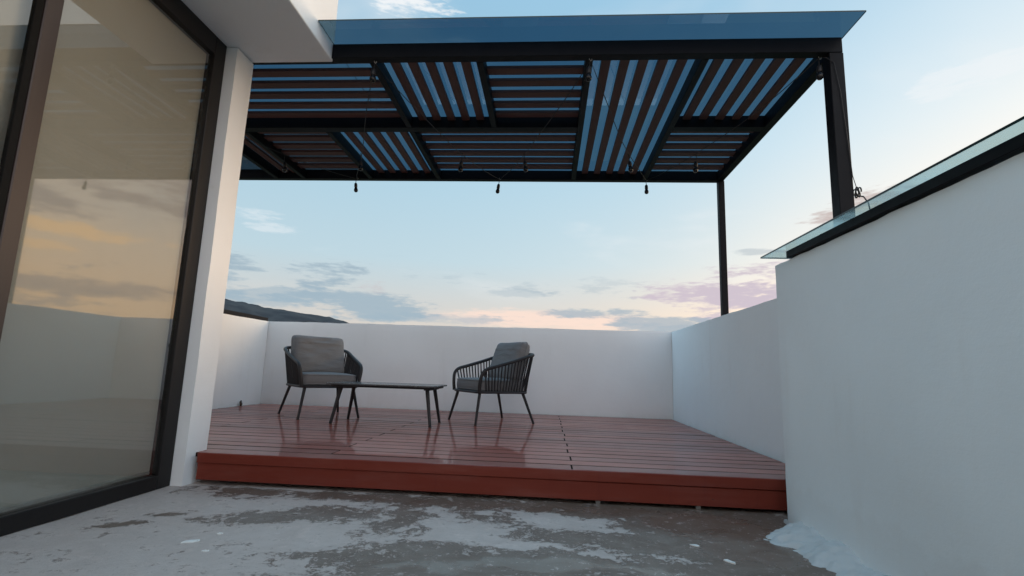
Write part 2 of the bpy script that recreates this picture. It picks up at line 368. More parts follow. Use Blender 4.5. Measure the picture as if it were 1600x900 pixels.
def rough_box(name, b, m, cell=0.06, amp=0.003, parent=None, seed=0.0, bev=0.01):
    """box with a hand-trowelled, slightly uneven surface"""
    bm = bmesh.new()
    x0, x1, y0, y1, z0, z1 = b
    vs = [bm.verts.new((x, y, z)) for z in (z0, z1) for y in (y0, y1) for x in (x0, x1)]
    for f in [(0, 2, 3, 1), (4, 5, 7, 6), (0, 1, 5, 4), (2, 6, 7, 3), (0, 4, 6, 2), (1, 3, 7, 5)]: bm.faces.new([vs[i] for i in f])
    for axis, lo, hi in ((0, x0, x1), (1, y0, y1), (2, max(z0, -0.4), z1)):
        n = max(1, int((hi - lo) / cell)); no = [0, 0, 0]; no[axis] = 1
        for i in range(0 if axis == 2 and z0 < -0.4 else 1, n):
            co = [0, 0, 0]; co[axis] = lo + (hi - lo) * i / n
            bmesh.ops.bisect_plane(bm, geom=bm.verts[:] + bm.edges[:] + bm.faces[:], plane_co=co, plane_no=no)
    c = Vector(((x0 + x1) / 2, (y0 + y1) / 2, (z0 + z1) / 2)); h = Vector(((x1 - x0) / 2, (y1 - y0) / 2, (z1 - z0) / 2))
    for v in bm.verts:
        q = v.co + Vector((seed, seed * 1.7, 0))
        nx = sum(abs(abs(v.co[i] - c[i]) - h[i]) < 1e-5 for i in range(3))
        if nx >= 2 and bev:
            for i in range(3):
                if abs(abs(v.co[i] - c[i]) - h[i]) < 1e-5: v.co[i] -= math.copysign(bev * 0.35, v.co[i] - c[i])
        v.co += (noise.noise_vector(q * 2.2) * 1.0 + noise.noise_vector(q * 9.0) * (0.5 if nx < 2 else 0.9)) * amp
    o = link(name, me_from(bm, name), m, parent, smooth=True)
    return o
def tube_me(name, pts, r, n=8, closed=False, radii=None, cap=True):
    pts = [Vector(p) for p in pts]; bm = bmesh.new(); rings = []
    N = len(pts); up = Vector((0, 0, 1)); prev = None
    for i, p in enumerate(pts):
        a = pts[(i - 1) % N] if (closed or i > 0) else p
        b = pts[(i + 1) % N] if (closed or i < N - 1) else p
        t = (b - a).normalized()
        if prev is None:
            s = t.cross(up); s = t.cross(Vector((1, 0, 0))) if s.length < 0.2 else s
        else: s = prev - t * prev.dot(t)
        s.normalize(); prev = s; w = t.cross(s)
        rr = radii[i] if radii else r
        rings.append([bm.verts.new(p + (s * math.cos(2 * math.pi * k / n) + w * math.sin(2 * math.pi * k / n)) * rr) for k in range(n)])
    for i in range(N if closed else N - 1):
        A, B = rings[i], rings[(i + 1) % N]
        for k in range(n): bm.faces.new((A[k], A[(k + 1) % n], B[(k + 1) % n], B[k]))
    if cap and not closed: bm.faces.new(rings[0][::-1]); bm.faces.new(rings[-1])
    bmesh.ops.recalc_face_normals(bm, faces=bm.faces[:])
    return me_from(bm, name)
def tube(name, pts, r, m, parent=None, **kw):
    return link(name, tube_me(name, pts, r, **kw), m, parent, smooth=True)
def lathe_me(name, prof, n=14):
    bm = bmesh.new(); rings = []
    for r, z in prof: rings.append([bm.verts.new((r * math.cos(2 * math.pi * k / n), r * math.sin(2 * math.pi * k / n), z)) for k in range(n)])
    for A, B in zip(rings, rings[1:]):
        for k in range(n): bm.faces.new((A[k], A[(k + 1) % n], B[(k + 1) % n], B[k]))
    bm.faces.new(rings[0][::-1]); bm.faces.new(rings[-1])
    bmesh.ops.recalc_face_normals(bm, faces=bm.faces[:])
    return me_from(bm, name)
def spline(pts, n=8):
    pts = [Vector(p) for p in pts]; out = []
    P = [pts[0] * 2 - pts[1]] + pts + [pts[-1] * 2 - pts[-2]]
    for i in range(1, len(P) - 2):
        a, b, c, d = P[i - 1:i + 3]
        for k in range(n):
            t = k / n
            out.append(0.5 * ((2 * b) + (c - a) * t + (2 * a - 5 * b + 4 * c - d) * t * t + (-a + 3 * b - 3 * c + d) * t ** 3))
    out.append(pts[-1]); return out

FZ = -0.169                       # terrace floor level; deck top is z = 0

# ------------------------------------------------------------------ setting: ground, hill, terrace floor
def ground_sheet():
    bm = bmesh.new(); R = 9000
    vs = [bm.verts.new((x, y, -7.0)) for x, y in ((-R, -R), (R, -R), (R, R), (-R, R))]; bm.faces.new(vs)
    tag(link('ground', me_from(bm, 'ground'), M_ground), kind='structure')
ground_sheet()
def hill():
    prof = [(-88, -0.28), (-75, 2.2), (-68, 3.4), (-62, 5.0), (-55, 6.3), (-48, 6.9), (-42, 6.6), (-37, 6.1), (-33.5, 5.87), (-31.5, 5.66), (-28.3, 5.23), (-25.9, 5.0), (-23.3, 4.66), (-20, 4.1), (-15, 3.1), (-8, 1.8), (0, 0.5), (8, -0.28), (12, -0.30)]
    bm = bmesh.new(); rows = []
    NA = 340
    for j in range(26):
        t = j / 25.0; row = []
        for i in range(NA):
            a = -87.9 + 99.8 * i / (NA - 1)
            for (a0, e0), (a1, e1) in zip(prof, prof[1:]):
                if a0 <= a <= a1: e = e0 + (e1 - e0) * (a - a0) / (a1 - a0); break
            D = 900 + 700 * t if t < 0.86 else 900 + 700 * t + 900 * (t - 0.86)
            H = 1500 * math.tan(math.radians(e)) + 7.5
            s = t / 0.86
            z = -7.5 + H * (3 * s * s - 2 * s ** 3 if s < 1 else 1 - (s - 1) * 3.5)
            D0 = D; ar = math.radians(a)
            q = Vector((a * 0.35, t * 9.0, 0))
            z += (noise.noise(q) * 9 + noise.noise(q * 3.1) * 3 + noise.noise(q * 11) * 1.6) * min(1, s) * (0.6 if s > 0.95 else 1)
            row.append(bm.verts.new((D0 * math.sin(ar), D0 * math.cos(ar), z)))
        rows.append(row)
    for A, B in zip(rows, rows[1:]):
        for i in range(NA - 1): bm.faces.new((A[i], A[i + 1], B[i + 1], B[i]))
    tag(link('hill', me_from(bm, 'hill'), M_hill, smooth=True), kind='structure')
hill()

# damp patches on the bare concrete: (x, y, rx, ry, turn in degrees, weight)
BLOBS = [(-1.77, 2.175, .085, .038, 12, 1.0), (-1.685, 2.34, .075, .036, 12, 1.0), (-1.50, 2.27, .06, .03, 5, .9),
         (-1.20, 2.38, .20, .10, 22, 1.0), (-1.00, 2.48, .18, .11, 12, .95), (-1.62, 2.79, .26, .09, 0, .9), (-1.05, 2.80, .34, .07, 0, .95), (-.45, 2.80, .5, .12, 0, .9),
         (-.66, 2.47, .09, .22, -18, .95), (-.545, 2.29, .085, .08, 0, .85), (-.75, 2.20, .12, .05, 10, .5), (-.70, 1.99, .20, .055, 8, .95), (-.45, 2.10, .26, .07, 12, .9), (-.20, 2.14, .25, .06, 0, .6),
         (-.27, 2.52, .22, .22, 0, .8), (.10, 2.33, .36, .09, 0, .8), (.30, 2.80, .6, .16, 0, 1.0), (.75, 2.60, .45, .32, 0, 1.15), (.85, 2.25, .36, .24, 0, 1.1), (.45, 2.28, .30, .14, 0, .9), (.55, 2.02, .35, .10, 0, .8),
         (-.45, 1.90, .26, .10, 0, 1.35), (-.02, 1.97, .34, .10, 0, 1.45), (.32, 1.98, .28, .07, -8, 1.1), (.9, 1.75, .5, .35, 0, .9), (-.2, 1.6, .6, .3, 0, .7), (.4, 1.2, .6, .5, 0, .8), (-1.2, 1.1, .4, .3, 0, .7)]
LIGHTS = [(-.142, 2.196, .14, .035, 0, .9), (.0, 2.56, .11, .08, -10, .75), (.20, 2.58, .15, .07, 8, .7), (.33, 2.44, .13, .03, 0, .7), (-.32, 2.63, .04, .03, 0, .8), (-.36, 2.35, .17, .13, 0, .75), (-.45, 1.83, .1, .05, 0, .5), (.13, 1.90, .14, .05, 10, .5), (.45, 2.15, .10, .02, -20, .7), (-.9, 2.12, .2, .1, 0, .3), (.5, 2.75, .08, .02, 0, .6)]
def ell(x, y, L):
    v = 0.0
    for cx, cy, rx, ry, a, w in L:
        if abs(x - cx) > 2.2 * max(rx, ry) or abs(y - cy) > 2.2 * max(rx, ry): continue
        ca, sa = math.cos(math.radians(a)), math.sin(math.radians(a))
        dx, dy = (x - cx) * ca + (y - cy) * sa, -(x - cx) * sa + (y - cy) * ca
        r = math.sqrt((dx / rx) ** 2 + (dy / ry) ** 2)
        v = max(v, w * max(0.0, min(1.0, 1.30 - 0.72 * r)))
    return v
def terrace_floor():
    bm = bmesh.new()
    xs = [-5.0, -2.2] + [-2.1 + i * 0.03 for i in range(118)] + [1.6, 2.0]
    ys = [-4.5, -2.5, -1.0, 0.0, 0.6] + [0.9 + j * 0.03 for j in range(75)] + [4.0, 5.2, 6.6]
    lay = bm.verts.layers.float.new('damp'); g = []
    for y in ys:
        row = []
        for x in xs:
            q = Vector((x, y, 0)); jx, jy, _ = noise.noise_vector(q * 5) * 0.05
            z = FZ + noise.noise(q * 1.3) * 0.006 + noise.noise(q * 6) * 0.0025
            v = bm.verts.new((x, y, z))
            b = 0.05 + max(0, ell(x + jx, y + jy, BLOBS)) - ell(x + jx, y + jy, LIGHTS) * 0.9
            v[lay] = b + max(0.0, min(0.22, (x + 0.1) * 0.3)); row.append(v)
        g.append(row)
    for A, B in zip(g, g[1:]):
        for i in range(len(xs) - 1): bm.faces.new((A[i], A[i + 1], B[i + 1], B[i]))
    tag(link('terrace_floor', me_from(bm, 'terrace_floor'), M_conc, smooth=True), kind='structure')
terrace_floor()

# ------------------------------------------------------------------ parapet walls
XL, XR, YB, TB = -3.63, 1.506, 6.454, 1.05
XN, YN, TN = 1.162, 2.72, 1.105
tag(rough_box('parapet_wall', (XL - 0.18, XR + 0.25, YB, YB + 0.18, -7.0, TB), M_plaster, 0.08, 0.005, seed=1.0), 'white plastered back parapet wall behind the two armchairs', 'wall', 'parapet walls of the terrace')
tag(rough_box('parapet_wall', (XR, XR + 0.25, YN + 0.002, YB - 0.002, -7.0, TB), M_bluelit, 0.08, 0.004, seed=5.0), 'white parapet wall carrying the pergola posts on the right side of the deck', 'wall', 'parapet walls of the terrace')
tag(rough_box('parapet_wall', (XL - 0.18, XL, 3.05, YB - 0.002, -7.0, TB - 0.005), M_plaster, 0.08, 0.003, seed=9.0), 'white parapet wall left of the grey armchair, topped by a dark metal cap', 'wall', 'parapet walls of the terrace')
tag(rough_box('parapet_wall', (XN, XN + 0.42, -4.5, YN, -7.0, TN), M_bluelit, 0.07, 0.0045, seed=14.0, bev=0.02), 'tall white wall in the right foreground under the pale green glass', 'wall', 'parapet walls of the terrace')
cap = tag(rough_box('wall_cap', (XL - 0.16, XL - 0.03, 3.1, YB + 0.02, TB + 0.001, TB + 0.042), M_black, 0.2, 0.004, bev=0.0), 'thin dark metal cap lying on the left parapet wall', 'wall cap')

# ------------------------------------------------------------------ house with sliding door
house = tag(empty('house', (-2.0, 2.9, FZ)), 'white house corner with deep roof overhang and tall black framed sliding door', 'house')
def hchild(o): # keep world placement under the house empty
    o.parent = house; o.matrix_parent_inverse = Matrix.Translation((2.0, -2.9, -FZ)); return o
hchild(rough_box('wall', (-5.0, -1.99, 2.835, 3.02, -7.0, 2.478), M_plaster, 0.09, 0.003, seed=21.0, bev=0.012))
hchild(box('overhang', (-5.2, -1.452, -4.5, 3.018, 2.480, 3.9), M_plaster, None, 0.008, 2))
hchild(box('side_wall', (-2.3, -2.0, -4.5, -1.6, -7.0, 2.478), M_plaster))
hchild(box('interior_wall', (-5.0, -4.9, -4.4, 2.83, FZ, 2.478), M_int))
# black door frame (sub-parts: stiles, panes, gasket)
def frame_me():
    bm = bmesh.new(); o = me_from(bm, 'x'); return o
DX0, DX1 = -2.13, -2.06
df = hchild(box('door_frame', (DX0, DX1, 2.735, 2.834, FZ + 0.001, 2.478), M_alu, None, 0.003))
def dchild(o):
    o.parent = df; o.matrix_parent_inverse = Matrix.Translation(df.location).inverted() @ Matrix.Identity(4); return o
def dbox(name, b, m, bev=0.0):
    o = box(name, b, m, None, bev); o.parent = df; o.location = Vector(o.location) - Vector(df.location); return o
dbox('head_rail', (DX0, DX1, -1.6, 2.734, 2.36, 2.478), M_alu, 0.003)
dbox('bottom_track', (DX0, DX1, -1.6, 2.734, FZ + 0.001, -0.096), M_alu, 0.003)
dbox('stile', (-2.090, DX1 + 0.008, 1.738, 1.808, -0.095, 2.359), M_stile, 0.004)
dbox('gasket', (-2.079, DX1 + 0.002, 1.706, 1.737, -0.095, 2.359), M_rubber, 0.002)
dbox('glass_pane', (-2.088, -2.080, 1.809, 2.734, -0.095, 2.359), M_doorgl)
dbox('glass_pane', (-2.076, -2.068, -0.1, 1.705, -0.095, 2.359), M_doorgl)
dbox('stile', (-2.105, DX1 + 0.004, -0.17, -0.101, -0.095, 2.359), M_alu, 0.004)
dbox('glass_pane', (-2.100, -2.092, -1.53, -0.171, -0.095, 2.359), M_doorgl)
dbox('stile', (DX0, DX1, -1.6, -1.531, -0.095, 2.359), M_alu, 0.004)
# roller blind inside
bl = tag(empty('roller_blind', (-2.24, 0.6, FZ)), 'beige roller blind drawn down behind the sliding glass door', 'blind')
def bbox(name, b, m, bev=0.0):
    o = box(name, b, m, bl, bev); o.location = Vector(o.location) - Vector(bl.location); return o
bbox('fabric', (-2.114, -2.112, -1.53, 2.733, -0.074, 2.358), M_blind)
bbox('bottom_bar', (-2.118, -2.108, -1.53, 2.733, -0.094, -0.0745), M_steel, 0.004)
rl = tube('roller', [(-2.150, -1.5, 2.325), (-2.150, 2.72, 2.325)], 0.03, M_steel, None, n=12); rl.parent = bl; rl.location = -Vector(bl.location)

# ------------------------------------------------------------------ deck
YF = 2.914
deck = tag(empty('wooden_deck', (0, YF, FZ)), 'raised wet red-brown plank deck carrying the armchairs and the low table', 'deck')
def dark_edges(o):
    o.data.materials.append(M_edge)
    for p in o.data.polygons:
        if abs(p.normal.z) < 0.5: p.material_index = 1
    return o
def under(o, root):
    o.parent = root; o.location = Vector(o.location) - Vector(root.location); return o
pitch = 0.1472; gap = 0.0085; nrow = int(round((YB - 0.012 - YF) / pitch))
pitch = (YB - 0.012 - YF) / nrow
_cache = {}
for r in range(nrow):
    y0 = YF + r * pitch + gap / 2; y1 = y0 + pitch - gap
    left = -1.985 if y1 < 3.03 else XL + 0.012
    right = XR - 0.010
    cuts = [left] + ([0.155] if r % 2 else [-2.66, -1.265]) + [right] if False else None
    js = ([-2.62, 0.145 + random.uniform(-.006, .006)] if r % 2 == 0 else [-1.265 + random.uniform(-.006, .006)])
    cuts = [left] + [j for j in js if j > left + 0.1] + [right]
    for a, b in zip(cuts, cuts[1:]):
        L = round(b - a - 0.005, 3); key = (L, round(y1 - y0, 4))
        if key not in _cache:
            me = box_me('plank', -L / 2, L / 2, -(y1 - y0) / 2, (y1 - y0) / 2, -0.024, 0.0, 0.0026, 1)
            me.materials.append(M_deck); me.materials.append(M_joint_shade)          # shade of the joints painted onto plank sides and chamfers
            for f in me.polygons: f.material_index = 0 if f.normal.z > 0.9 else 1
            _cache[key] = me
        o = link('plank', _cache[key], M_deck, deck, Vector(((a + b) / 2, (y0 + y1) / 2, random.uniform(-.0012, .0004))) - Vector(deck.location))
        o.rotation_euler = (random.uniform(-.0022, .0022), random.uniform(-.0006, .0006), random.uniform(-.0005, .0005))
under(box('fascia_trim', (-1.962, XR - 0.01, YF - 0.026, YF - 0.001, -0.052, 0.003), M_fascia, None, 0.003), deck)
ob = under(box('fascia_board', (-1.960, XR - 0.012, YF - 0.018, YF + 0.001, FZ + 0.022, -0.053), M_fascia, None, 0.002), deck)
ob.rotation_euler = (0, 0.0022, 0)
for i in range(12):
    x = -1.9 + i * 0.298
    under(box('joist', (x - 0.02, x + 0.02, YF + 0.004, YB - 0.03, -0.095, -0.027), M_joist, None), deck)
for x in (0.28, 0.80):
    under(box('shim', (x - 0.012, x + 0.012, YF - 0.012, YF + 0.02, FZ - 0.001, FZ + 0.024), M_conc2, None), deck)
    under(box('support_foot', (x - 0.025, x + 0.025, YF + 0.1, YF + 0.15, FZ - 0.001, -0.094), M_joist, None), deck)

# ------------------------------------------------------------------ pergola
K = 1.175
P = 0.52 + (2.1958 - 0.52) * K
perg = tag(empty('pergola', (1.69, 3.05, TB)), 'black steel pergola with brown slat panels under a blue tinted glass roof', 'pergola')
def pb(name, b, m=None, bev=0.003): return under(box(name, b, m or M_black, None, bev), perg)
PX0, PX1 = -3.62, 1.745
BT = P + 0.10
pb('front_beam', (-1.449, PX1, 2.985, 3.048, P, BT)); pb('front_beam', (PX0, -1.4495, 3.024, 3.070, P + 0.01, BT))
pb('rear_beam', (PX0, PX1, 5.125, 5.195, P, BT))
pb('side_beam', (1.678, PX1 - 0.001, 3.049, 5.124, P + 0.001, BT - 0.001))
pb('cross_beam', (PX0, 0.2005, 3.958, 4.042, P, BT - 0.002)); pb('cross_beam', (0.972, 1.677, 3.958, 4.042, P, BT - 0.002))
VB = {'h': -2.69, 'f': -1.952, 'a': -1.218, 'b': -0.507, 'c': 0.201, 'd': 0.926}
BW = 0.046
pb('rafter', (VB['c'], VB['c'] + BW, 3.049, 5.124, P, BT - 0.003)); pb('rafter', (VB['d'], VB['d'] + BW, 3.049, 5.124, P, BT - 0.003))
for k in ('a', 'b'): pb('rafter', (VB[k], VB[k] + BW, 3.049, 3.957, P, BT - 0.003))
for k in ('h', 'f', 'a'): pb('rafter', (VB[k], VB[k] + BW, 4.043, 5.124, P, BT - 0.003))
pb('rafter', (-3.0, -2.954, 4.043, 5.124, P, BT - 0.003))
SZ0, SZ1 = P + 0.062, P + 0.086
_sl = {}
def slat(x0, x1, y0, y1):
    L, w = (x1 - x0, y1 - y0); alongx = L > w
    key = (round(max(L, w), 3), round(min(L, w), 3))
    if key not in _sl: _sl[key] = box_me('slat', -key[0] / 2, key[0] / 2, -key[1] / 2, key[1] / 2, -0.012, 0.012, 0.001)
    o = link('slat', _sl[key], M_slat, perg, Vector(((x0 + x1) / 2, (y0 + y1) / 2, (SZ0 + SZ1) / 2 + random.uniform(-.002, .002))) - Vector(perg.location))
    o.rotation_euler = (0, 0, (0 if alongx else math.pi / 2) + random.uniform(-.002, .002))
def panel_x(x0, x1, ys, w):
    for y in ys: slat(x0, x1, y, y + w)
def panel_y(x0, x1, y0, y1, n=5, w=0.062):
    g = (x1 - x0 - n * w) / (n + 1)
    for i in range(n): xx = x0 + g + i * (w + g); slat(xx, xx + w, y0, y1)
front_ys = [3.076 - 0.005] + [3.225 + i * 0.152 for i in range(5)]
back_ys = [4.109 + i * 0.160 for i in range(6)]
panel_x(-3.6, VB['a'] - 0.001, front_ys, 0.075)
panel_y(VB['a'] + BW, VB['b'], 3.05, 3.956)
panel_x(VB['b'] + BW + .001, VB['c'] - .001, front_ys, 0.075)
panel_y(VB['c'] + BW, VB['d'], 3.05, 5.122)
panel_y(VB['d'] + BW, 1.677, 3.05, 3.956)
panel_y(-2.953, VB['h'], 4.044, 5.122, 2)
panel_x(VB['h'] + BW + .001, VB['f'] - .001, back_ys, 0.086)
panel_y(VB['f'] + BW, VB['a'], 4.044, 5.122)
panel_x(VB['a'] + BW + .001, VB['c'] - .001, back_ys, 0.086)
panel_x(VB['d'] + BW + .001, 1.676, back_ys, 0.086)
# posts on the right parapet and one at the far left
for y, x0, w in ((2.986, 1.665, 0.085), (5.125, 1.688, 0.060)):
    po = pb('post', (x0, 1.748, y, y + w, TB - 0.004, P - 0.001))
    pl = box('base_plate', (x0 - 0.025, 1.752, y - 0.03, y + w + 0.03, TB - 0.003, TB + 0.008), M_black, None, 0.001); pl.parent = po; pl.location = Vector(pl.location) - Vector(((x0 + 1.748) / 2, y + w / 2, (TB - 0.004 + P - 0.001) / 2))
pb('post', (PX0 + 0.0, PX0 + 0.08, 5.11, 5.19, -0.002, P - 0.001))
# blue glass roof in sheets
gz0, gz1 = BT + 0.004, BT + 0.012
gx = [-1.4505, PX1 + 0.017]
for a, b in zip(gx, gx[1:]): dark_edges(pb('roof_pane', (a + 0.002, b - 0.002, 2.765, 5.25, gz0, gz1), M_bluegl, 0))
pb('roof_pane', (PX0, -1.4505, 3.026, 3.996, gz0, gz1), M_bluegl, 0); pb('roof_pane', (-1.928, -1.4505, 4.0, 5.25, gz0, gz1), M_bluegl, 0)
pb('roof_pane', (PX0, -1.932, 4.0, 5.25, gz0, gz1), M_greygl, 0)

# ------------------------------------------------------------------ glass canopy on the near right wall
can = tag(empty('glass_canopy', (1.25, 1.0, TN)), 'pale green glass sheet on a black bar along the top of the near right wall', 'canopy')
def cb(name, b, m, bev=0.002): return under(box(name, b, m, None, bev), can)
cb('support_bar', (XN - 0.008, XN + 0.04, -4.2, 2.555, TN - 0.001, TN + 0.034), M_black)
cb('support_bar', (XN + 0.33, XN + 0.374, -4.2, 2.555, TN - 0.012, TN + 0.034), M_black)
dark_edges(cb('glass_sheet', (XN - 0.058, XN + 0.40, 0.62, 2.735, TN + 0.036, TN + 0.044), M_greengl, 0))
dark_edges(cb('glass_sheet', (XN - 0.058, XN + 0.40, -4.2, 0.612, TN + 0.036, TN + 0.044), M_greengl, 0))

# ------------------------------------------------------------------ armchairs
def pillow_me(name, w, h, t, nu=22, nv=18, sag=0.0, seed=0.0, crease=1.0):
    """two-sided stuffed cushion: w (x) by h (z), thickness t (y), seamed rim"""
    bm = bmesh.new(); sides = []
    for s in (1, -1):
        g = []
        for j in range(nv + 1):
            row = []
            for i in range(nu + 1):
                u, v = 2 * i / nu - 1, 2 * j / nv - 1
                uu = math.copysign(abs(u) ** 0.85, u); vv = math.copysign(abs(v) ** 0.85, v)
                prof = max(0, (1 - abs(uu) ** 6)) ** 0.42 * max(0, (1 - abs(vv) ** 6)) ** 0.42
                x = uu * w / 2 * (1 - 0.05 * (1 - vv * vv) * 0 - 0.05 * (vv * vv) ** 6); z = vv * h / 2 * (1 - 0.06 * (uu * uu) ** 6 - 0.025 * (1 - abs(uu)) * (1 if vv > 0 else .2))
                q = Vector((u * 2 + seed, v * 2.3, s * 3.0))
                y = s * t / 2 * (prof * (1 + 0.10 * noise.noise(q)) + 0.06)
                y += s * prof * 0.012 * crease * noise.noise(Vector((u * 2 + seed, v * 7, s)))
                if sag: y += -sag * (1 - abs(vv)) * 0.5
                row.append(bm.verts.new((x, y, z)))
            g.append(row)
        sides.append(g)
    for s, g in zip((1, -1), sides):
        for j in range(nv):
            for i in range(nu):
                f = (g[j][i], g[j][i + 1], g[j + 1][i + 1], g[j + 1][i]); bm.faces.new(f if s < 0 else f[::-1])
    rim = lambda g: [g[0][i] for i in range(nu)] + [g[j][nu] for j in range(nv)] + [g[nv][i] for i in range(nu, 0, -1)] + [g[j][0] for j in range(nv, 0, -1)]
    A, B = rim(sides[0]), rim(sides[1])
    for k in range(len(A)): bm.faces.new((A[k], A[(k + 1) % len(A)], B[(k + 1) % len(A)], B[k]))
    bmesh.ops.recalc_face_normals(bm, faces=bm.faces[:])
    rimpts = [(a.co + b.co) / 2 for a, b in zip(A, B)]
    return me_from(bm, name), [Vector(p) for p in rimpts]
def seat_me(name, hx, hy, h):
    """box cushion with a crowned top and softly bulging sides"""
    bm = bmesh.new(); rings = []
    base = [(x, y) for x, y, _ in rrect(hx, -hy, hy, 0.05, 0, 6)]
    prof = [(0.90, 0.0), (0.985, 0.004), (1.0, 0.014), (1.012, h * .5), (1.0, h - 0.012), (0.975, h - 0.002), (0.90, h + 0.004), (0.7, h + 0.010), (0.45, h + 0.014), (0.2, h + 0.016)]
    for k, z in prof:
        rings.append([bm.verts.new((x * k, y * k, z + 0.005 * noise.noise(Vector((x * k * 8, y * k * 8, z * 20))))) for x, y in base])
    n = len(base)
    for A, B in zip(rings, rings[1:]):
        for i in range(n): bm.faces.new((A[i], A[(i + 1) % n], B[(i + 1) % n], B[i]))
    bm.faces.new(rings[0][::-1]); bm.faces.new(rings[-1])
    return me_from(bm, name)
def rrect(hx, y0, y1, r, z, n=5):
    pts = []
    for cx, cy, a0 in ((hx - r, y1 - r, 0), (-hx + r, y1 - r, 90), (-hx + r, y0 + r, 180), (hx - r, y0 + r, 270)):
        for k in range(n + 1):
            a = math.radians(a0 + 90 * k / n); pts.append((cx + r * math.cos(a), cy + r * math.sin(a), z))
    return pts
def make_chair(loc, ang, label):
    root = tag(empty('armchair', loc, ang), label, 'armchair', 'rope armchairs on the deck')
    tube('seat_frame', rrect(0.278, -0.26, 0.298, 0.06, 0.302), 0.013, M_frame, root, closed=True)
    tops = [(.235, .262), (-.235, .262), (-.245, -.215), (.245, -.215)]; feet = [(.29, .325), (-.29, .325), (-.305, -.315), (.305, -.315)]
    for (tx, ty), (fx, fy) in zip(tops, feet):
        lg = tube('leg', [(tx, ty, 0.300), (fx * 1.0, fy * 1.0, 0.006)], 0.013, M_frame, root, radii=[0.0155, 0.0115], n=10)
        tube('foot_cap', [(fx, fy, 0.007), (fx, fy, 0.0)], 0.0125, M_cable, lg, n=10)
    # half of the arm and back rail, mirrored
    half = [(.275, .290, .300), (.290, .292, .40), (.303, .278, .475), (.308, .232, .520), (.316, .12, .553), (.326, -.06, .605), (.330, -.20, .650), (.305, -.285, .672), (.235, -.325, .682), (.12, -.340, .687), (0, -.344, .688)]
    full = spline(half + [(-x, y, z) for x, y, z in half[-2::-1]], 6)
    tube('arm_rail', full, 0.0165, M_frame, root, n=10)
    # web of ropes between seat frame and rail
    lens = [0.0]
    for a, b in zip(full, full[1:]): lens.append(lens[-1] + (b - a).length)
    def at(s):
        for i in range(len(full) - 1):
            if lens[i] <= s <= lens[i + 1]: return full[i].lerp(full[i + 1], (s - lens[i]) / max(1e-9, lens[i + 1] - lens[i]))
        return full[-1]
    base = [(.275, .23), (.275, -.20), (.26, -.245), (.215, -.26), (0, -.26), (-.215, -.26), (-.26, -.245), (-.275, -.20), (-.275, .23)]
    bl_ = [0.0]
    for a, b in zip(base, base[1:]): bl_.append(bl_[-1] + math.dist(a, b))
    def bat(s):
        for i in range(len(base) - 1):
            if bl_[i] <= s <= bl_[i + 1]:
                t = (s - bl_[i]) / (bl_[i + 1] - bl_[i]); return Vector((base[i][0] + (base[i + 1][0] - base[i][0]) * t, base[i][1] + (base[i + 1][1] - base[i][1]) * t, .302))
        return Vector((*base[-1], .302))
    s0 = 0.205; s1 = lens[-1] - 0.205; n = 48
    for i in range(n):
        t = (i + 0.5) / n
        a, b = bat(bl_[-1] * t), at(s0 + (s1 - s0) * t)
        jit = Vector((random.uniform(-.003, .003), random.uniform(-.003, .003), 0))
        dirv = (b - a).normalized()
        tube('rope', [a - dirv * .004, (a + b) / 2 + jit, b + dirv * .006], 0.0076, M_rope, root, n=6)
    # sling under the cushion
    under_b = box('seat_sling', (-.262, .262, -.245, .272, .300, .312), M_rope, root, 0.004)
    # seat cushion
    sc = link('seat_cushion', seat_me('seat_cushion', 0.262, 0.258, 0.108), M_cush, root, (0, 0.026, 0.313), smooth=True)
    for zz in (0.012, 0.098):
        tube('piping', [(x, y, zz + 0.004 * noise.noise(Vector((x * 9, y * 9, zz)))) for x, y, _ in rrect(0.2635, -0.2595, 0.2595, 0.05, 0, 6)], 0.0045, M_cush, sc, closed=True, n=6)
    me, rim = pillow_me('back_cushion', 0.545, 0.425, 0.150, 30, 24, seed=8.1 + loc[0])
    bc = link('back_cushion', me, M_cush, root, (0.0, -0.185, 0.605), smooth=True); bc.rotation_euler = (math.radians(18.5), math.radians(random.uniform(-1.5, 1.5)), 0)
    tube('piping', [p * 1.004 for p in rim], 0.0045, M_cush, bc, closed=True, n=6)
    return root
make_chair((-2.315, 5.225, 0.0), math.atan2(-.51, .45) - math.pi / 2, 'grey cushioned rope armchair turned towards the right, left of the low table')
make_chair((-0.566, 5.317, 0.0), math.atan2(-.58, -.81) - math.pi / 2, 'grey cushioned rope armchair turned towards the left, right of the low table')

# ------------------------------------------------------------------ coffee table
def round_plate(name, hx, hy, r, z0, z1, m, parent, bev):
    bm = bmesh.new(); pts = [(x, y) for x, y, _ in rrect(hx, -hy, hy, r, 0, 8)]
    lo = [bm.verts.new((x, y, z0)) for x, y in pts]; hi = [bm.verts.new((x, y, z1)) for x, y in pts]
    bm.faces.new(lo[::-1]); top = bm.faces.new(hi); n = len(pts)
    for k in range(n): bm.faces.new((lo[k], lo[(k + 1) % n], hi[(k + 1) % n], hi[k]))
    if bev: bmesh.ops.bevel(bm, geom=[e for f in (top,) for e in f.edges], offset=bev, segments=2, affect='EDGES')
    return link(name, me_from(bm, name), m, parent)
tb = tag(empty('coffee_table', (-1.475, 4.812, 0.0), math.radians(0.8)), 'low dark rectangular coffee table with splayed legs between the two armchairs', 'table')
round_plate('tabletop', 0.500, 0.315, 0.075, 0.345, 0.357, M_top, tb, 0.003)
round_plate('under_plate', 0.470, 0.275, 0.06, 0.326, 0.3445, M_frame, tb, 0)
